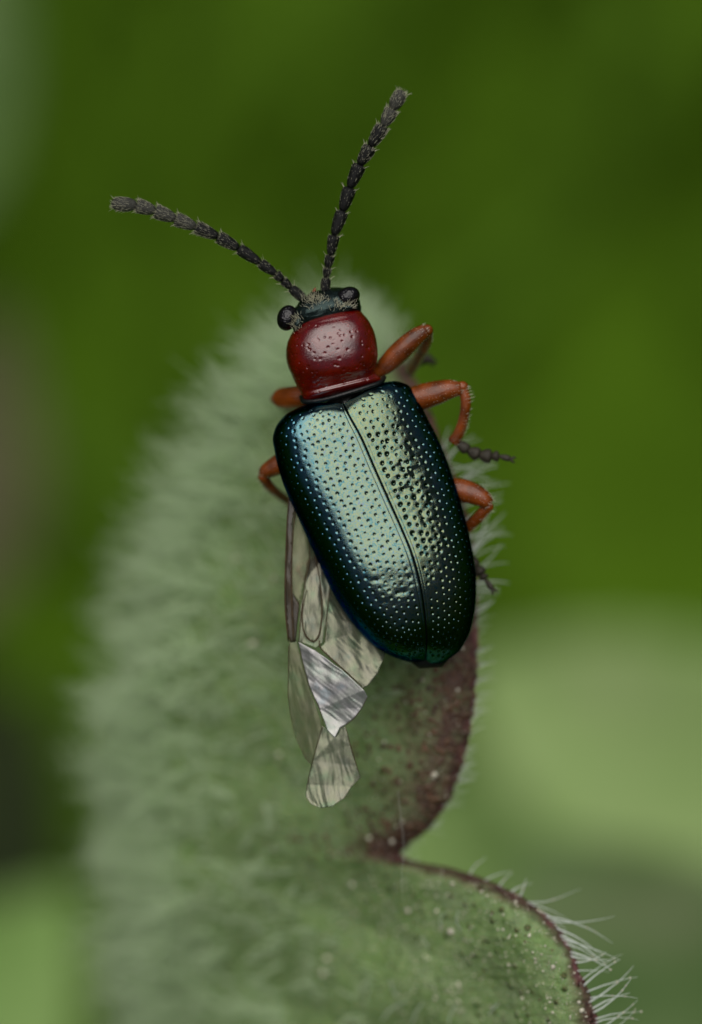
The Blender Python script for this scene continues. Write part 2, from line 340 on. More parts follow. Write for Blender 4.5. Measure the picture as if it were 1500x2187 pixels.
Z = zR(ys)[:, None] * (1 - bl) + zS * bl - .30 * DS - .058 * DS * np.abs(DS) - 1.6 * np.clip((.20 - U) / .20, 0, 1) ** 2.2 - .85 * np.exp(-(D / .42)) + .12 * np.exp(-((D - 1.1) / 1.2) ** 2)
lump = np.sin(X * .021 + Yg * .008) * np.sin(Yg * .017 - X * .006)
Z += .10 * lump * np.clip(D, 0, 1) + .30 * np.sin(X * .009 + Yg * .012) * np.clip(D / 6, 0, 1) + .22 * np.abs(np.sin(X * .006 - Yg * .0135)) * np.clip(D / 4, 0, 1)
LV = P(X.ravel(), Yg.ravel(), Z.ravel()).reshape(*X.shape, 3)
LN = np.cross(np.gradient(LV, axis=1), -np.gradient(LV, axis=0)); LN /= np.linalg.norm(LN, axis=2)[..., None]
blade = mesh('leaf_blade', LV, grid_faces(*X.shape)[:, ::-1], M_LEAF, leaf, loc=LO)
attr(blade, 'edge', np.minimum(D, 9)); attr(blade, 'red', np.clip(1.35 - D / redw(ys)[:, None], -.6, 1)); attr(blade, 'near', np.clip(1.2 - D / 3.2, 0, 1) * np.clip((Yg - 1300) / 200, .0, 1))
so = blade.modifiers.new('thickness', 'SOLIDIFY'); so.thickness = .12; so.offset = -1
# petiole and stem down to the soil
gdn = np.array(list(R3.inverted() @ Vector((0, 0, -1))))
p0 = LB + np.array([0, .5, -.05])
V, F = tube([p0, p0 + gdn * 6 + (0, -1.5, 0), p0 + gdn * 20 + (.8, -2.5, 0), p0 + gdn * 40 + (1.5, -2, 0), p0 + gdn * (float(BH) + 2 + float(R3[2][1] * p0[1] + R3[2][2] * p0[2])) + (1.5, 0, 0)], [.35, .5, .8, 1.0, 1.2], 10, res=5)
mesh('petiole', V, F, M_GSTEM, leaf, loc=LO)

def leaf_at(x, y):
    """surface point and normal of the leaf at traced spots"""
    x = np.asarray(x, float); y = np.asarray(y, float)
    r = np.interp(y, ys, np.arange(len(ys))); i = np.clip(np.round(r).astype(int), 0, len(ys) - 1)
    u = np.clip((x - xL(y)) / (xR(y) - xL(y)), 0, 1); j = np.clip(np.round(np.interp(u, U[0], np.arange(U.shape[1]))).astype(int), 0, U.shape[1] - 1)
    return LV[i, j], LN[i, j]
def hair_mass(name, n, xs, yy, L, r, tilt, curl, mat, clump=1):
    g_ = np.arange(n) // clump * clump
    if clump > 1: xs = xs[g_] + RNG.normal(0, 6, n); yy = np.clip(yy[g_] + RNG.normal(0, 6, n), 666, 3000); L = L[g_] * RNG.uniform(.7, 1.1, n)
    q, nn = leaf_at(xs, yy)
    d = nn * RNG.uniform(.25, .9, (n, 1))[g_] + tilt + RNG.normal(0, .45, (n, 3))[g_] + RNG.normal(0, .09, (n, 3))
    Q, R = grow(q - nn * .03, d, L, r, 5, curl)
    V, F = strands(Q, R); o = mesh(name, V, F, mat, leaf, loc=LO); o['kind'] = 'stuff'; return o
# short felt all over the blade
n = 3000; yy = RNG.uniform(675, 2350, n); u = RNG.uniform(0, .93, n) ** 1.35 * np.clip(1 - (yy - 1350) / 1500, .62, 1); xs = xL(yy) + (xR(yy) - xL(yy)) * u
hair_mass('felt_hair', n, xs, yy, RNG.uniform(.25, .8, n) * (1.25 - .7 * u), RNG.uniform(.010, .018, n), np.array([-.45, .25, 0]), .30, M_HAIR, 6)
# long pale fringe over the far side
n = 4600; yy = RNG.uniform(668, 2300, n); u = np.abs(RNG.normal(0, .17, n)); u = np.clip(u, 0, .55); xs = xL(yy) + (xR(yy) - xL(yy)) * u
hair_mass('fringe_hair', n, xs, yy, RNG.uniform(.5, 1.8, n) * (1 - .8 * u), RNG.uniform(.010, .026, n), np.array([-.75, .28, .15]), .25, M_HAIR, 4)
n = 2800; yy = RNG.uniform(1480, 2320, n); u = np.abs(RNG.normal(.05, .055, n)); xs = xL(yy) + (xR(yy) - xL(yy)) * u
hair_mass('fold_hair', n, xs, yy, RNG.uniform(.35, .8, n), RNG.uniform(.022, .036, n), np.array([-.35, .35, .45]), .25, M_HAIR, 7)
n = 900; yy = RNG.uniform(666, 780, n); u = RNG.uniform(0, 1, n); xs = xL(yy) + (xR(yy) - xL(yy)) * u
hair_mass('apex_hair', n, xs, yy, RNG.uniform(.4, .9, n), RNG.uniform(.014, .026, n), np.array([0, .7, .2]), .3, M_HAIR)
# fine dark-lit cilia along the maroon margin
n = 150; yy = RNG.uniform(1230, 1840, n); xs = xR(yy) - RNG.uniform(0, 5, n)
hair_mass('cilia', n, xs, yy, RNG.uniform(.15, .48, n), RNG.uniform(.005, .008, n), np.array([1.5, .65, .0]), .18, M_HAIRB)
# single long hairs in focus on the margin
def edge_hair(y, L, dirxy, r=.016, dz=0.0, n=9, bend=.25, inset=4):
    q, nn = leaf_at([xR(np.array([y]))[0] - inset], [y]); q = q[0]
    d = np.array([dirxy[0], dirxy[1], dz]); d /= np.linalg.norm(d); s = np.linspace(0, 1, n)[:, None]
    sag = np.array([d[1], -d[0], random.uniform(-.3, .3)]) * bend * random.choice((1, 1, -1))
    path = q - d * .05 + L * (s * d + s**2 * sag) + RNG.normal(0, .008, (n, 3)) * s
    V, F = tube(path, r * np.linspace(1.25, .22, n), 6); o = mesh('leaf_hair', V, F, M_HAIRB, leaf, loc=LO)
    return path
BEADS = []
def beads(path, k):
    for _ in range(k):
        i = random.randint(4, len(path) - 1); BEADS.append((path[i], random.uniform(.018, .034)))
for y, L, d in [(1926,1.15,(1,-.10)),(1932,.9,(1,-.18)),(1945,.75,(1,-.4)),(1958,1.5,(1,-.06)),(1966,1.4,(1,-.16)),(1974,.9,(.8,-.55)),(1984,1.15,(1,-.32)),(1996,1.3,(1,-.30)),(2008,1.35,(1,-.22)),(2018,.9,(1,-.28)),(2032,.95,(1,-.18)),(2044,.95,(1,-.30)),(2056,.7,(1,-.02)),(2072,.75,(1,.12)),(2090,1.05,(.75,.62)),(2104,1.0,(.7,.72)),(2120,1.15,(.9,.42)),(2132,1.05,(1,.28)),(2142,1.25,(.95,.5)),(2154,.9,(.85,.6)),(2164,1.1,(.9,.45)),(2174,1.0,(1,.35)),(2184,.9,(.9,.5)),(2200,1.1,(.9,.5)),(2216,1.0,(1,.4)),(1905,.5,(.6,.6)),(1893,.45,(.4,.8)),(1880,.6,(.75,.6)),(1868,.55,(.3,.9)),(1915,.45,(.5,.75))]:
    beads(edge_hair(y, L, d, random.uniform(.010, .019), random.uniform(-.2, .3), bend=random.uniform(.1, .5)), random.choice((0, 1, 2, 3)))
for y, L, d in [(985,.9,(.5,.85)),(1000,1.0,(.75,.2)),(1020,.9,(.9,.5)),(1040,1.1,(.65,.75)),(1060,1.15,(.7,.4)),(1085,1.0,(.85,.55)),(1120,.9,(.8,.6)),(1150,.95,(.9,.3)),(1175,1.1,(.72,.65)),(1190,1.0,(.6,.75)),(1215,.85,(.85,.35)),(1170,.9,(.5,.8)),(1240,.7,(.9,.3)),(1262,.6,(1,.2)),(1300,.55,(1,.3)),(960,.6,(.2,.9))]:
    for k in range(2): edge_hair(y + random.uniform(-8, 8), L * random.uniform(.8, 1.1), (d[0] + random.gauss(0, .12), d[1] + random.gauss(0, .12)), random.uniform(.014, .024), random.uniform(-.3, .4), bend=random.uniform(.1, .4))
for y, L, d in [(1395,.45,(1,.5)),(1425,.5,(1,.5)),(1460,.5,(.9,.55)),(1500,.5,(.8,.7)),(1545,.5,(.8,.7)),(1565,.4,(.9,.5)),(1640,.4,(1,.35)),(1660,.35,(1,.3))]:
    edge_hair(y, L, d, .009, 0, bend=.15)
# hairs curling on the near lobe
def curl_hair(x, y, pts, r=.013):
    q, nn = leaf_at([x], [y]); z = q[0][2]
    V, F = tube(np.array([P(a, b, z + c) for a, b, c in pts]), r * np.linspace(1, .5, len(pts)), 6, res=4); mesh('leaf_hair', V, F, M_HAIRB, leaf, loc=LO)
curl_hair(835, 2110, [(880,2135,-.02),(850,2128,.2),(838,2110,.35),(833,2092,.45)]); curl_hair(840, 2160, [(816,2180,.0),(835,2155,.25),(868,2138,.4)])
curl_hair(890, 2165, [(880,2187,.0),(890,2160,.25),(904,2142,.35)]); curl_hair(965, 2165, [(958,2190,0),(963,2165,.2),(974,2148,.3)])
curl_hair(1050, 2160, [(1045,2168,.0),(1052,2155,.15),(1066,2143,.2)]); curl_hair(945, 2000, [(945,1985,0),(940,1965,.2),(948,1950,.35)])
curl_hair(905, 2010, [(918,2030,0),(908,2012,.2),(900,2000,.3)]); curl_hair(980, 1980, [(985,1990,0),(975,1965,.25),(980,1945,.4)])
# a thread hanging over the notch
V, F = tube(np.array([P(850, 1690, -1.2), P(862, 1800, -1.0), P(858, 1880, -1.1), P(862, 1925, -1.5)]), [.002] * 4, 5, res=4); mesh('silk_thread', V, F, M_HAIRB, leaf, loc=LO)
# pale grains and droplets: the larger ones one by one, the dust as one mass
for x, y, r in [(1185,2064,9),(1242,2158,10),(1183,2164,6),(965,1988,11),(945,1985,6),(1075,1985,5),(985,2103,6),(970,1888,8),(880,1947,8),(940,1946,7),(930,1655,10),(930,1660,6),(985,1383,6),(981,1475,6),(905,1455,5),(873,1500,4),(1100,1925,5),(1078,1955,4),(1150,1945,5),(1030,1905,6),(985,2140,5),(990,2160,4),(1118,2130,5),(1215,2172,6),(1240,2140,7),(1180,2140,5),(1135,2000,5),(1090,2060,5),(985,2100,6),(932,2130,5),(705,2080,9),(710,2048,8),(735,1975,6),(604,1610,9),(545,1375,12),(535,1417,8),(515,1195,9),(590,1235,9),(840,1795,10),(790,1790,6),(820,1583,6),(1000,2010,5),(1050,2040,4),(1165,2020,4),(760,1890,8)]:
    q, nn = leaf_at([x], [y]); rr = r / 100 * random.uniform(.6, .85)
    blob('pale_grain', q[0] + nn[0] * rr * .4, rr, M_DROP, leaf, (1, random.uniform(.55, 1.1), .7), Matrix.Rotation(random.uniform(0, 3), 3, 'Z'), seg=7, jitter=.2, loc=LO)
bv, bf, off = [], [], 0
octa = np.array([(1,0,0),(-1,0,0),(0,1,0),(0,-1,0),(0,0,1),(0,0,-1)], float); of = [(0,2,4),(2,1,4),(1,3,4),(3,0,4),(2,0,5),(1,2,5),(3,1,5),(0,3,5)]
n = 420; yy = np.concatenate([RNG.uniform(1880, 2187, 800), RNG.uniform(1400, 1900, 200), RNG.uniform(1000, 2187, 60)]); dd = np.concatenate([RNG.uniform(4, 430, 800), RNG.uniform(6, 250, 200), RNG.uniform(300, 700, 60)])
q, nn = leaf_at(np.maximum(xR(yy) - dd, xL(yy) + 60), yy)
for a, b in zip(q, nn):
    r = random.uniform(.008, .02) if random.random() < .8 else random.uniform(.02, .036); bv.append(octa * r + a + b * r * .4); bf += [tuple(i + off for i in f) for f in of]; off += 6
for a, r in BEADS: bv.append(octa * r + a); bf += [tuple(i + off for i in f) for f in of]; off += 6
gv, gf, off2 = [], [], 0
bm = bmesh.new(); bmesh.ops.create_icosphere(bm, subdivisions=2, radius=1); ico = np.array([v.co[:] for v in bm.verts]); icf = [tuple(v.index for v in f.verts) for f in bm.faces]; bm.free()
gy = np.concatenate([RNG.uniform(1400, 1830, 330), RNG.uniform(1850, 2187, 14)]); gd = np.concatenate([np.abs(RNG.normal(0, 110, 330)) + 4, RNG.uniform(4, 300, 14)])
q, nn = leaf_at(np.maximum(xR(gy) - gd, xL(gy) + 60), gy)
for a, b, yq in zip(q, nn, gy):
    r = random.uniform(.035, .075) * (1 if yq < 1840 else .6); gv.append(ico * np.array([r, r, r * .6]) + a - b * r * .15); gf += [tuple(i + off2 for i in f) for f in icf]; off2 += len(ico)
o = mesh('leaf_gland', np.concatenate(gv), gf, m_simple('gland_red_brown', (.085, .042, .020), .3, 0, 1.45, None, .6, 3), leaf, loc=LO); o['kind'] = 'stuff'
o = mesh('pollen_dust', np.concatenate(bv), bf, M_DROP, leaf, loc=LO); o['kind'] = 'stuff'

# ------------------------------------------------------------------ the beetle
BB = P(800, 1120, -1.25)
beetle = link(bpy.data.objects.new('leaf_beetle', None)); beetle.matrix_world = FRAME @ Matrix.Translation(BB); BO = tuple(-BB)
tag(beetle, 'metallic green beetle with red thorax and amber legs clinging to the hairy leaf', 'beetle')
def part(name, V, F, mat, parent=None, smooth=True): 
    return mesh(name, V, F, mat, parent or beetle, smooth, BO if parent is None else None)
ROLL = math.radians(11)
def section(th, Wd, H, n, roll=ROLL):
    c, s = np.cos(th), np.sin(th)
    x = Wd * np.sign(c) * np.abs(c) ** (2 / n); z = np.where(s > 0, H * np.abs(s) ** (2 / n), -.35 * H * np.abs(s) ** (2 / n))
    return x * math.cos(roll) + z * math.sin(roll), -x * math.sin(roll) + z * math.cos(roll)
LOUT = np.array([(690,857),(655,863),(622,878),(597,900),(584,928),(587,965),(604,1030),(640,1112),(680,1200),(722,1285),(765,1345),(810,1387),(850,1407),(880,1414),(904,1413)], float)
ROUT = np.array([(770,838),(800,822),(835,814),(865,819),(886,842),(912,890),(940,945),(966,1012),(990,1090),(1009,1170),(1018,1245),(1013,1315),(997,1366),(970,1400),(935,1418),(914,1419)], float)
SUT = np.array([(733,862),(745,885),(770,930),(800,998),(832,1070),(858,1128),(880,1182),(897,1245),(906,1300),(911,1360),(909,1413)], float)
NT_, NU_ = 440, 190
def along(o, T, bias):
    a = arclen(o); return smooth_curve(a, o, T)
T = np.linspace(0, 1, NT_)
# outer outlines start at the front corner, so the first bit of T runs round the shoulder
def outer(o):
    a = arclen(o); q = o @ np.array([.286, .958]); tt = np.maximum.accumulate((q - q[0]) / (q[-1] - q[0])); tt = .35 * a + .65 * tt
    tt += np.linspace(0, 1e-4, len(tt)); tt = (tt - tt[0]) / (tt[-1] - tt[0]); return smooth_curve(tt, o, T)
OL, OR = outer(LOUT), outer(ROUT); ST = smooth_curve(arclen(SUT), SUT, T)
Hp = smooth_curve([0,.03,.08,.2,.45,.65,.8,.9,.96,1.0], np.array([.64,.79,.87,.95,1.06,1.10,.98,.75,.47,.12]), T)
zoff = smooth_curve([0,.5,1.0], np.array([-.32,-.42,-.42]), T)
def make_elytron(side):
    O = OL if side < 0 else OR
    S = ST + (np.array([-.5, 0]) if side < 0 else np.array([1.0, 0]))
    Wt = np.linalg.norm(OR - OL, axis=1) / 200 + .02
    kf = np.linspace(0, 1, 3000); mid = NT_ // 2
    xa, za = section(np.pi / 2 - side * kf * math.radians(104), Wt[mid], Hp[mid], 2.7)
    al = np.r_[0, np.cumsum(np.hypot(np.diff(xa), np.diff(za)))]; k = np.linspace(0, 1, NU_)
    th = np.pi / 2 - side * np.interp(k, al / al[-1], kf) * math.radians(104)
    x, z = section(th[None, :], Wt[:, None], Hp[:, None], 2.7)
    x0 = x[:, :1]; ext = (x.min(1) if side < 0 else x.max(1))[:, None]
    ux = (x - x0) / (ext - x0)
    XY = S[:, None, :] + (O - S)[:, None, :] * ux[..., None]
    zz = z + zoff[:, None]
    # rounded rim towards the front edge, sutural bead
    ka = k[None, :]
    zz -= .010 * np.exp(-(ka / .008) ** 2); zz -= .008 * np.exp(-((ka - .034) / .006) ** 2) * (1 if side < 0 else .5)
    zz -= .012 * np.exp(-((ka - .915) / .010) ** 2)
    V = P(XY[..., 0], XY[..., 1], zz)
    N = np.cross(np.gradient(V, axis=1), np.gradient(V, axis=0)); N /= np.linalg.norm(N, axis=2)[..., None] + 1e-9
    if N[NT_//2, NU_//4, 2] < 0: N = -N
    # punctures in rows
    depth = np.zeros(zz.shape); rs = np.random.default_rng(3 if side < 0 else 5)
    arc_u = np.linalg.norm(np.diff(V[NT_//2], axis=0), axis=1).sum()
    nrow = 12
    for r in range(nrow):
        kr = .075 + (r + .2) / nrow * .85
        n_p = 35; t0 = .028 + rs.uniform(0, .012)
        for i in range(n_p):
            tc = t0 + (i + (.5 if r % 2 else 0)) / n_p * .955 + rs.normal(0, .0024)
            if tc > .975 or rs.random() < .02: continue
            kc = kr + rs.normal(0, .0055) + (.012 * math.sin(i * 1.3 + r) if tc < .3 else 0)
            i0 = int(tc * (NT_ - 1)); j0 = int(kc * (NU_ - 1)); a, b = max(0, i0 - 9), min(NT_, i0 + 10); c, d = max(0, j0 - 9), min(NU_, j0 + 10)
            dist = np.linalg.norm(V[a:b, c:d] - V[i0, min(j0, NU_ - 1)], axis=2)
            rad = .030 * rs.uniform(.72, 1.22) * (1 if tc < .75 else .85); dep = .021 * rs.uniform(.8, 1.2)
            if side > 0 and r < 5 and .14 < tc < .62: rad *= 1.4 - .07 * r; dep *= 1.8
            elif side > 0 and .1 < tc < .7: dep *= 1.35
            depth[a:b, c:d] = np.maximum(depth[a:b, c:d], dep * np.exp(-(dist / rad) ** 2 * 1.6))
    # gentle transverse puckering of the right wing case
    lr = rs.random((60, 14)); gi = np.linspace(0, 59, NT_); gj = np.linspace(0, 13, NU_)
    fld = np.array([np.interp(gj, np.arange(14), row) for row in lr]); fld = np.array([np.interp(gi, np.arange(60), fld[:, j]) for j in range(NU_)]).T
    if side > 0:
        pk = np.exp(-((ka - .30) / .26) ** 2) * np.exp(-((T[:, None] - .38) / .22) ** 2)
        depth += pk * .042 * np.clip(fld - .35, 0, 1)
    else:
        pk = np.exp(-((ka - .28) / .2) ** 2) * np.exp(-((T[:, None] - .70) / .05) ** 2)
        depth += pk * .045 * np.clip(fld - .3, 0, 1)
    V = V - N * depth[..., None]
    # close the shell: turn the rim under
    F = grid_faces(NT_, NU_)
    if side > 0: F = F[:, ::-1]
    o = part('elytron', V, F, M_EL); m = o.modifiers.new('thickness', 'SOLIDIFY'); m.thickness = .05; m.offset = -1
    attr(o, 'gold', np.full(NT_ * NU_, .2 if side < 0 else .6))
    attr(o, 'flank', np.broadcast_to(np.maximum(ka, (T[:, None] - .55) * 1.5) * 1.0, (NT_, NU_)))
    o['label'] = 'metallic green punctured wing case' if side < 0 else 'metallic green wing case with deeper wrinkled pits'
    return o
make_elytron(-1); make_elytron(1)

def loft(stations, nu, nt, n=2.3, roll=ROLL, low=.8, fn=None):
    """closed barrel through stations (left xy, right xy, height, z centre)"""
    A = np.array([(*l, *r, h, z) for l, r, h, z in stations], float); a = arclen((A[:, :2] + A[:, 2:4]) / 2)
    B = smooth_curve(a, A, np.linspace(0, 1, nt))
    th = np.linspace(-np.pi / 2, 1.5 * np.pi, nu, endpoint=False)[None, :]
    c, s = np.cos(th), np.sin(th); Wd = np.linalg.norm(B[:, 2:4] - B[:, :2], axis=1)[:, None] / 200; H = B[:, 4:5]
    x = Wd * np.sign(c) * np.abs(c) ** (2 / n); z = np.where(s > 0, H * np.abs(s) ** (2 / n), -low * H * np.abs(s) ** (2 / n))
    xr = x * math.cos(roll) + z * math.sin(roll); zr = -x * math.sin(roll) * .6 + z * math.cos(roll)
    lo, hi = xr.min(1)[:, None], xr.max(1)[:, None]; u = (xr - lo) / (hi - lo)
    XY = B[:, None, :2] * (1 - u[..., None]) + B[:, None, 2:4] * u[..., None]
    V = P(XY[..., 0], XY[..., 1], zr + B[:, 5:6])
    if fn is not None: V = fn(V, th)
    F = [tuple(f) for f in grid_faces(nt, nu, True)]
    F.append(tuple(range(nu - 1, -1, -1))); F.append(tuple(range((nt - 1) * nu, nt * nu)))
    return V.reshape(-1, 3), F
# abdomen and breast under the wing cases
V, F = loft([((700,850),(790,830),.25,-.45),((655,900),(880,860),.5,-.45),((640,1000),(930,950),.55,-.5),((690,1150),(975,1090),.55,-.5),((760,1290),(1000,1250),.5,-.5),((845,1390),(985,1375),.3,-.45),((895,1428),(945,1425),.08,-.42)], 40, 60, low=1.1)
part('abdomen', V, F, M_BLACK)
# pronotum
PS = [((690,667),(716,661),.05,-.24),((668,673),(742,658),.26,-.22),((648,684),(762,661),.42,-.19),((632,700),(779,674),.55,-.17),((617,724),(797,702),.65,-.15),((611,752),(806,738),.68,-.14),((614,780),(807,764),.66,-.14),((625,806),(802,785),.60,-.16),((636,828),(802,797),.48,-.18),((643,840),(806,801),.42,-.18),((646,847),(812,805),.44,-.18),((648,853),(817,810),.40,-.20),((652,859),(816,817),.28,-.22),((662,861),(808,824),.14,-.24)]
rs = np.random.default_rng(9)
def pit_pronotum(V, th):
    nt, nu, _ = V.shape; C = V.mean(1, keepdims=True); N = V - C; N /= np.linalg.norm(N, axis=2)[..., None] + 1e-9; dep = np.zeros((nt, nu))
    for k in range(210):
        i = rs.integers(6, int(nt * .95)); j = int((.25 + rs.uniform(-.0, .5)) * nu)
        if k < 60: j = int((.5 + rs.choice([-1, 1]) * rs.uniform(.15, .24)) * nu)
        a, b, c, d = max(0, i - 8), min(nt, i + 9), max(0, j - 8), min(nu, j + 9)
        ds = np.linalg.norm(V[a:b, c:d] - V[i, j], axis=2)
        dep[a:b, c:d] = np.maximum(dep[a:b, c:d], rs.uniform(.010, .022) * np.exp(-(ds / rs.uniform(.022, .036)) ** 2 * 1.6))
    return V - N * dep[..., None]
V, F = loft(PS, 360, 190, 2.3, math.radians(7), fn=pit_pronotum); part('pronotum', V, F, M_PR)
V, F = tube(np.array([P(a, b, c) for a, b, c in [(644,848,-.25),(652,858,.0),(690,854,.16),(735,842,.22),(780,828,.16),(812,817,.0),(821,806,-.25)]]), [.05,.055,.05,.05,.05,.055,.05], 10, res=6); part('collar', V, F, M_BLACK)
# a small triangular scutellum between the wing cases
V, F = loft([((726,852),(750,846),.05,.06),((728,862),(749,857),.10,.08),((733,872),(746,869),.08,.08),((740,884),(745,883),.03,.08)], 16, 14, low=1); part('scutellum', V, F, M_BLACK)
# head
HS = [((664,624),(708,614),.12,-.30),((650,636),(730,614),.28,-.26),((634,652),(750,622),.38,-.20),((620,672),(764,636),.44,-.17),((622,694),(772,660),.40,-.18),((644,716),(764,694),.30,-.22)]
def rough_head(V, th):
    q = V.reshape(-1, 3); C = V.mean(1, keepdims=True); N = V - C; N /= np.linalg.norm(N, axis=2)[..., None] + 1e-9
    return V + N * (.030 * vnoise(q, 9).reshape(V.shape[:2]) + .012 * vnoise(q, 24, 5).reshape(V.shape[:2]))[..., None] * (1 - .0)
V, F = loft(HS, 80, 46, 2.3, math.radians(8), fn=rough_head); head = part('head', V, F, M_HEAD)
HV = V
for (x, y, rx, ry, rot, z) in [(614,679,.22,.28,-.28,.0),(743,634,.27,.21,.42,.04)]:
    R = Matrix.Rotation(rot, 3, 'Z'); blob('eye', P(x, y, z), 1, M_EYE, beetle, (rx, ry, .20), R, 28, loc=BO)
# orbits: the raised pale-haired ledges behind the eyes
for (x, y, rx, ry, rot) in [(637,690,.12,.20,-.3),(742,657,.23,.10,.12)]:
    blob('orbit', P(x, y, .06), 1, M_HEAD, beetle, (rx, ry, .17), Matrix.Rotation(rot, 3, 'Z'), 16, loc=BO)
V, F = tube(np.array([P(668,632,-.3), P(671,622,-.25), P(674,615,-.25)]), [.05, .04, .02], 8, res=3); part('palp', V, F, M_LEG)

def setae(name, roots, dirs, L, r, parent, curl=.15):
    Q, R = grow(np.asarray(roots), np.asarray(dirs), L, r, 4, curl); V, F = strands(Q, R); o = mesh(name, V, F, M_SETA, parent, loc=BO if parent is beetle else None); o['kind'] = 'stuff'; return o
# pale hair on the head
n = 300; cx = np.concatenate([RNG.normal(672, 12, 120), RNG.normal(637, 6, 60), RNG.normal(738, 12, 80), RNG.uniform(650, 735, 40)]); cy = np.concatenate([RNG.normal(638, 6, 120), RNG.normal(686, 10, 60), RNG.normal(655, 4, 80), RNG.uniform(640, 665, 40)])
cz = []
for a, b in zip(cx, cy):
    dq = np.linalg.norm(HV[:, :2] - P(a, b)[:2], axis=1); k = np.argsort(dq)[:6]; cz.append(HV[k][:, 2].max())
setae('head_hair', P(cx, cy, np.maximum(np.array(cz) - .01, np.where((cx < 650) | (cx > 722), .19, -9))), np.stack([(cx - 690) / 120 + RNG.normal(0, .3, n), .5 + RNG.normal(0, .3, n), .35 + 0 * cx], -1), RNG.uniform(.06, .15, n), np.full(n, .0065), beetle)

def antenna(joints, radii, z0, z1, grey_from):
    J = np.array(joints, float); n = len(J); zz = np.linspace(z1, z0, n)          # first joint is the tip
    C = P(J[:, 0], J[:, 1], zz)
    V, F = tube(C, np.full(n, .035), 8, res=3); a = part('antenna', V, F, M_ANT)
    roots, dirs, Ls = [], [], []
    for k in range(n - 1):
        tip, base = C[k], C[k + 1]; r = radii[k] / 100; d = tip - base; L = np.linalg.norm(d); d /= L
        s = np.array([0, .04, .14, .3, .5, .72, .88, .96, 1.0]); pr = np.array([.40, .55, .70, .84, .93, 1.0, .98, .80, .45])
        if k == 0: pr = np.array([.45, .62, .80, .95, 1.0, .95, .74, .50, .12])
        if k == n - 2: pr = np.array([.5, .75, .95, 1.05, 1.08, 1.05, .92, .72, .4])
        path = base + (s * 1.0)[:, None] * (tip - base)
        V, F = tube(path, pr * r, 18, res=2); V = V + 0.006 * vnoise(V, 22, k)[:, None] * np.array([1, 1, 1])
        mesh('antenna_segment', V, F, M_ANTG if k < grey_from else M_ANT, a)
        u1 = np.cross(d, [0, 0, 1.0]); u1 /= np.linalg.norm(u1); u2 = np.cross(u1, d)
        for _ in range(230 if k < grey_from + 2 else 70):
            t = random.uniform(.08, .97); an = random.uniform(0, 2 * math.pi); o = u1 * math.cos(an) + u2 * math.sin(an)
            roots.append(base + d * L * t + o * r * np.interp(t, s, pr) * .97); dirs.append(d + o * random.uniform(.15, .5)); Ls.append(random.uniform(.05, .085) if k < grey_from + 1 else random.uniform(.035, .06))
        for _ in range(7):                                                    # longer bristles round the far rim
            an = random.uniform(0, 2 * math.pi); o = u1 * math.cos(an) + u2 * math.sin(an); roots.append(base + d * L * .93 + o * r * .9); dirs.append(d * .7 + o * .75); Ls.append(random.uniform(.087, .13))
    n = len(roots); setae('setae', roots, dirs, np.array(Ls), np.array([.0058 if l > .086 else .0036 for l in Ls]), a)
antenna([(238,435),(291,438),(331,450),(374,467),(417,484),(465,505),(509,530),(555,561),(589,585),(604,599),(621,614),(650,640)], [15.5,15.5,15.5,15,14.5,14,13,11.5,10.5,10,10.5,14], -.20, .35, 4)
antenna([(860,193),(839,232),(819,268),(792,312),(769,351),(748,400),(732,450),(714,502),(706,545),(700,572),(697,593),(694,624)], [15,15,15,15,15,15,14,12.5,10.5,9.5,10,14], -.20, .55, 2)

def limb(name, pts, rad, mat, parent, sides=16, flat=1.0, bumpy=.0):
    V, F = tube(np.array([P(a, b, c) for a, b, c in pts]), np.array(rad) / 100, sides, res=5, flat=flat)
    return mesh(name, V, F, mat, parent)
def leg(label, femur, tibia, tarsus):
    e = link(bpy.data.objects.new('leg', None), beetle, BO)
    f = limb('femur', *femur, M_LEG, e)
    limb('tibia', *tibia, M_LEG, e)
    kx = tibia[0][0]; kr = (tibia[1][0] + femur[1][-1]) / 2
    blob('knee', P(*kx), max(.1, kr / 100), M_LEG, e, seg=12)
    for i in range(len(tarsus) - 1):
        (x0, y0, z0, r0), (x1, y1, z1, r1) = tarsus[i], tarsus[i + 1]
        V, F = tube(np.array([P(x0 + (x1 - x0) * s, y0 + (y1 - y0) * s, z0 + (z1 - z0) * s) for s in (0, .25, .6, .9, 1.04)]), np.array([.45, .75, 1.0, .95, .5]) * (r0 + r1) / 200, 12, res=2); mesh('tarsus_segment', V, F, M_TAR, e)
    x1, y1, z1, r1 = tarsus[-1]; dx, dy = x1 - tarsus[-2][0], y1 - tarsus[-2][1]; l = math.hypot(dx, dy); dx, dy = dx / l, dy / l
    for s in (-1, 1):
        V, F = tube(np.array([P(x1, y1, z1), P(x1 + dx * 8 + s * dy * 5, y1 + dy * 8 - s * dx * 5, z1), P(x1 + dx * 12 + s * dy * 4, y1 + dy * 12 - s * dx * 4, z1 - .08)]), [.035, .025, .008], 6, res=3); mesh('claw', V, F, M_TAR, e)
    # short pale hairs on femur and tibia
    roots, dirs = [], []
    for o in e.children:
        if o.name.split('.')[0] in ('femur', 'tibia'):
            co = np.array([v.co[:] for v in o.data.vertices]); no = np.array([v.normal[:] for v in o.data.vertices])
            k = RNG.choice(len(co), 170); roots.append(co[k]); ax = P(*femur[0][-1]) - P(*femur[0][0]); ax /= np.linalg.norm(ax); dirs.append(no[k] * .55 + ax)
    roots = np.concatenate(roots); n = len(roots); setae('setae', roots, np.concatenate(dirs), RNG.uniform(.05, .11, n), np.full(n, .006), e)
    return e
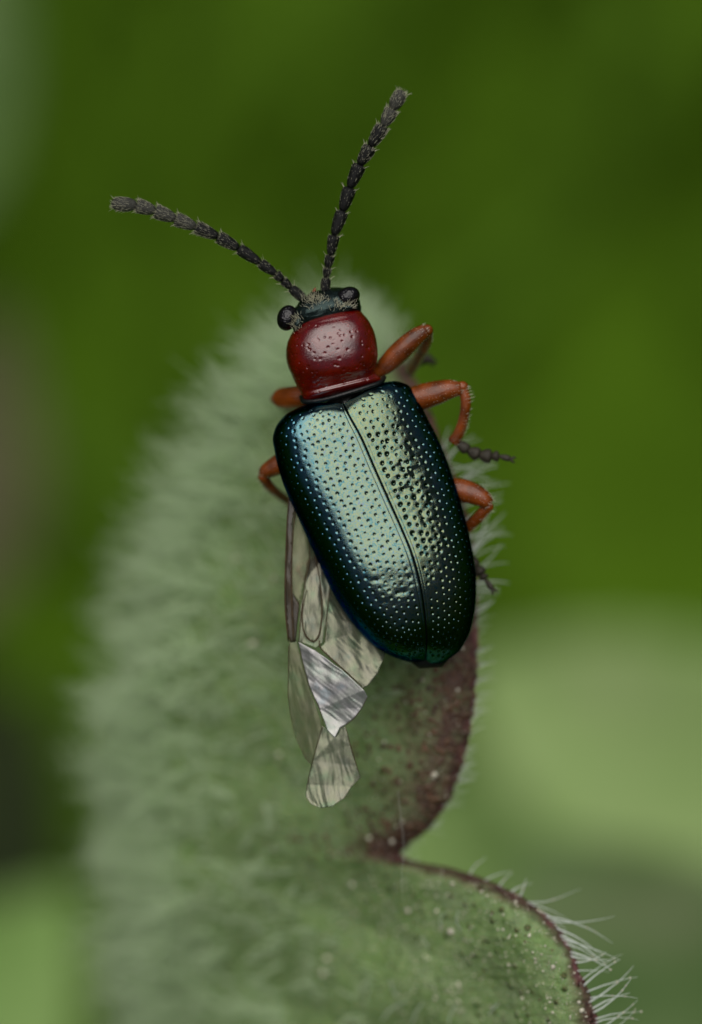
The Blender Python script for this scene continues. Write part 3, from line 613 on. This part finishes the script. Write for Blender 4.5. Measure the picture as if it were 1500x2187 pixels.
# right side: front, middle, hind
leg('r1', ([(800,800,-.55),(826,778,-.45),(856,749,-.35),(885,722,-.28),(910,705,-.3)], [12,20,23,20,15]), ([(912,706,-.35),(908,735,-.8),(892,765,-1.4),(876,792,-2.0)], [13,13,12,12]), [(872,788,-2.05,14),(888,772,-2.15,17),(903,763,-2.3,15),(915,768,-2.4,10),(922,772,-2.5,8)])
leg('r2', ([(860,856,-.6),(892,850,-.5),(925,841,-.42),(958,832,-.38),(984,830,-.38)], [24,28,27,22,15]), ([(988,826,-.38),(995,858,-.42),(990,895,-.55),(980,925,-.7),(969,943,-.8)], [11,11.5,11,12,14]), [(976,944,-.8,12),(1000,962,-.8,13),(1024,972,-.78,16),(1050,975,-.75,15),(1066,974,-.72,8),(1090,980,-.7,6)])
leg('r3', ([(945,1052,-.75),(975,1046,-.6),(1005,1052,-.5),(1030,1064,-.45),(1044,1078,-.45)], [24,26,24,20,14]), ([(1042,1082,-.5),(1025,1102,-.65),(1003,1124,-.85),(985,1146,-1.05),(990,1185,-1.15)], [12,13,12,11,11]), [(995,1180,-1.15,13),(1018,1210,-1.0,12),(1030,1226,-.95,14),(1036,1236,-.92,7),(1052,1258,-.85,6)])
# left side
leg('l1', ([(660,850,-.65),(640,849,-.8),(618,850,-1.0),(600,851,-1.15),(590,852,-1.25)], [22,25,25,22,14]), ([(590,852,-1.3),(598,858,-1.9),(610,868,-2.6),(622,880,-3.3)], [12,12,11,10]), [(622,878,-3.3,11),(616,868,-3.5,14),(608,860,-3.6,13),(602,850,-3.65,7)])
leg('l2', ([(640,975,-.7),(610,985,-.75),(588,996,-.8),(570,1006,-.85),(563,1014,-.9)], [22,23,21,17,13]), ([(563,1018,-.9),(574,1036,-1.1),(592,1053,-1.5),(620,1072,-2.1)], [12,11,10,10]), [(618,1070,-2.1,11),(640,1090,-2.7,13),(655,1102,-3.1,12),(668,1110,-3.3,8)])
leg('l3', ([(740,1195,-.8),(712,1200,-.85),(685,1207,-.9),(662,1213,-.95),(645,1217,-1.0)], [22,25,24,20,13]), ([(645,1217,-1.0),(665,1245,-1.5),(690,1270,-2.0),(715,1292,-2.5)], [12,11,10,10]), [(713,1290,-2.5,11),(730,1305,-2.8,13),(745,1318,-3.0,12),(757,1328,-3.1,8)])

# ------------------------------------------------------------------ the hind wing slipping out from under the left wing case
wing = link(bpy.data.objects.new('hind_wing', None), beetle, BO)
def membrane(name, outline, mat, wr=.02, cuts=4, freq=5.0, seed=0, ang=80, ridge=.0):
    """outline (x, y, z) spots -> finely divided wrinkled sheet"""
    bm = bmesh.new(); vs_ = [bm.verts.new(tuple(P(*q))) for q in outline]; bm.faces.new(vs_)
    bmesh.ops.triangulate(bm, faces=bm.faces[:], quad_method='BEAUTY', ngon_method='BEAUTY')
    for _ in range(cuts):
        long = [e for e in bm.edges if e.calc_length() > (.045 if ridge else .09)]
        if long: bmesh.ops.subdivide_edges(bm, edges=long, cuts=1, use_grid_fill=True)
        bmesh.ops.triangulate(bm, faces=bm.faces[:])
    for v in bm.verts:
        q = Vector((v.co.x * freq * 1.0 + seed, v.co.y * freq * .35 + v.co.x * freq * .3, seed)); b = 1.0
        v.co.z += wr * (mnoise.noise(q) + .5 * mnoise.noise(q * 2.3)) * 1.6 * b
        v.co.x += .010 * mnoise.noise(Vector((v.co.y * 6, v.co.x * 6, seed)))
    if ridge:
        ca, sa = math.cos(math.radians(ang)), math.sin(math.radians(ang))
        for v in bm.verts:
            al, pe = v.co.x * ca + v.co.y * sa, -v.co.x * sa + v.co.y * ca
            w = mnoise.noise(Vector((pe * 9 + .8 * mnoise.noise(Vector((al * 2, pe * 2, seed))), al * 1.3, seed)))
            w2 = mnoise.noise(Vector((pe * 22, al * 2.6, seed + 9)))
            v.co.z += ridge * ((1 - 2 * abs(w)) * 1.4 + .5 * w2)
    bm.normal_update()
    for f in bm.faces:
        if f.normal.z < 0: f.normal_flip()
    me = bpy.data.meshes.new(name); bm.to_mesh(me); bm.free(); me.polygons.foreach_set('use_smooth', np.ones(len(me.polygons), dtype=bool)); me.materials.append(mat)
    o = link(bpy.data.objects.new(name, me), wing); m = o.modifiers.new('thickness', 'SOLIDIFY'); m.thickness = .006; return o
def vein(pts, rad, mat=None):
    V, F = tube(np.array([P(*q) for q in pts]), np.array(rad) / 100 * .62, 8, res=5, flat=.6); mesh('vein', V, F, mat or M_VEIN, wing)
membrane('costal_strip', [(617,1052,-.30),(612,1120,-.26),(609,1200,-.24),(608,1290,-.24),(613,1355,-.25),(620,1372,-.25),(632,1370,-.22),(636,1330,-.2),(640,1290,-.2),(624,1265,-.2),(622,1200,-.2),(624,1120,-.24),(632,1075,-.28)], M_WB, .01, seed=1)
membrane('basal_cell', [(632,1068,-.32),(624,1120,-.28),(621,1200,-.25),(624,1268,-.24),(640,1290,-.24),(652,1240,-.27),(662,1190,-.3),(655,1130,-.32)], M_WC, .012, seed=2)
membrane('loop_cell', [(655,1130,-.34),(662,1190,-.32),(652,1240,-.30),(641,1300,-.26),(640,1370,-.24),(676,1384,-.22),(690,1372,-.24),(700,1300,-.28),(706,1240,-.36),(690,1190,-.45),(668,1120,-.42)], M_WM, .02, 7, seed=3, ang=-85, ridge=.007)
membrane('anal_panel', [(706,1235,-.40),(698,1310,-.30),(694,1372,-.24),(684,1382,-.20),(735,1432,-.10),(776,1470,-.06),(788,1463,-.10),(806,1440,-.16),(818,1412,-.22),(826,1385,-.42),(780,1345,-.50),(735,1285,-.5)], M_WM, .03, 7, 2, 4, -52, .0075)
membrane('fold_panel', [(637,1370,-.20),(672,1388,-.10),(735,1434,.00),(778,1474,.02),(786,1488,-.02),(774,1512,-.05),(757,1534,-.08),(738,1549,-.1),(726,1556,-.08),(716,1576,-.02),(700,1560,-.06),(683,1515,-.10),(660,1465,-.15),(648,1420,-.18)], M_WS, .035, 7, 1.6, 5, -38, .0062)
membrane('hanging_panel', [(618,1370,-.28),(634,1368,-.26),(646,1420,-.24),(660,1468,-.22),(686,1540,-.18),(689,1556,-.18),(675,1600,-.26),(664,1634,-.32),(650,1618,-.36),(634,1580,-.38),(622,1530,-.38),(615,1490,-.36),(616,1430,-.32)], M_WC, .03, 6, 2, 6, -75, .008)
membrane('tip_fan', [(688,1550,-.14),(702,1556,-.13),(716,1574,-.12),(728,1554,-.12),(738,1550,-.12),(748,1590,-.14),(762,1636,-.16),(770,1662,-.18),(752,1680,-.14),(735,1706,-.10),(712,1722,-.08),(686,1726,-.10),(664,1718,-.14),(653,1700,-.2),(655,1676,-.22),(668,1625,-.2),(680,1580,-.18)], M_WM, .03, 7, 2, 7, -78, .0085)
vein([(618,1050,-.27),(613,1130,-.22),(610,1220,-.20),(610,1300,-.20),(616,1370,-.20)], [2.2,2.6,3,3.2,2])
vein([(634,1068,-.27),(626,1140,-.22),(623,1220,-.2),(624,1290,-.19),(627,1368,-.2)], [2,2.4,2.6,3.6,2.5])
vein([(652,1120,-.3),(662,1185,-.27),(652,1245,-.24),(645,1300,-.22),(638,1372,-.18)], [1.4,1.6,1.6,1.5,1.2])
vein([(655,1260,-.25),(646,1310,-.22),(650,1350,-.2),(668,1370,-.18),(682,1355,-.2),(688,1310,-.24),(686,1260,-.28),(676,1200,-.34),(662,1140,-.34)], [1.2,2,2.6,3.2,3,2.4,2,1.8,1.5])
vein([(682,1368,-.19),(687,1386,-.16),(730,1426,-.04),(774,1466,.02)], [2.2,2.4,2,1])
vein([(706,1238,-.36),(700,1300,-.28),(697,1345,-.24),(694,1372,-.22)], [1,1.2,1.2,1])
vein([(639,1374,-.17),(648,1420,-.14),(662,1468,-.1),(684,1518,-.07),(692,1552,-.1)], [1.4,1,1,1,1])
vein([(689,1552,-.12),(678,1590,-.15),(664,1640,-.17),(655,1688,-.18)], [1,1,1,.8])
vein([(738,1551,-.1),(750,1595,-.1),(763,1638,-.13),(770,1662,-.16)], [.8,1.2,1.2,.8])
vein([(784,1492,.0),(772,1514,-.03),(755,1536,-.06),(738,1550,-.08)], [.8,.8,.8,.8])
vein([(617,1380,-.26),(616,1440,-.28),(617,1500,-.33),(632,1575,-.35),(660,1630,-.30)], [1.4,1.1,.9,.8,.6])
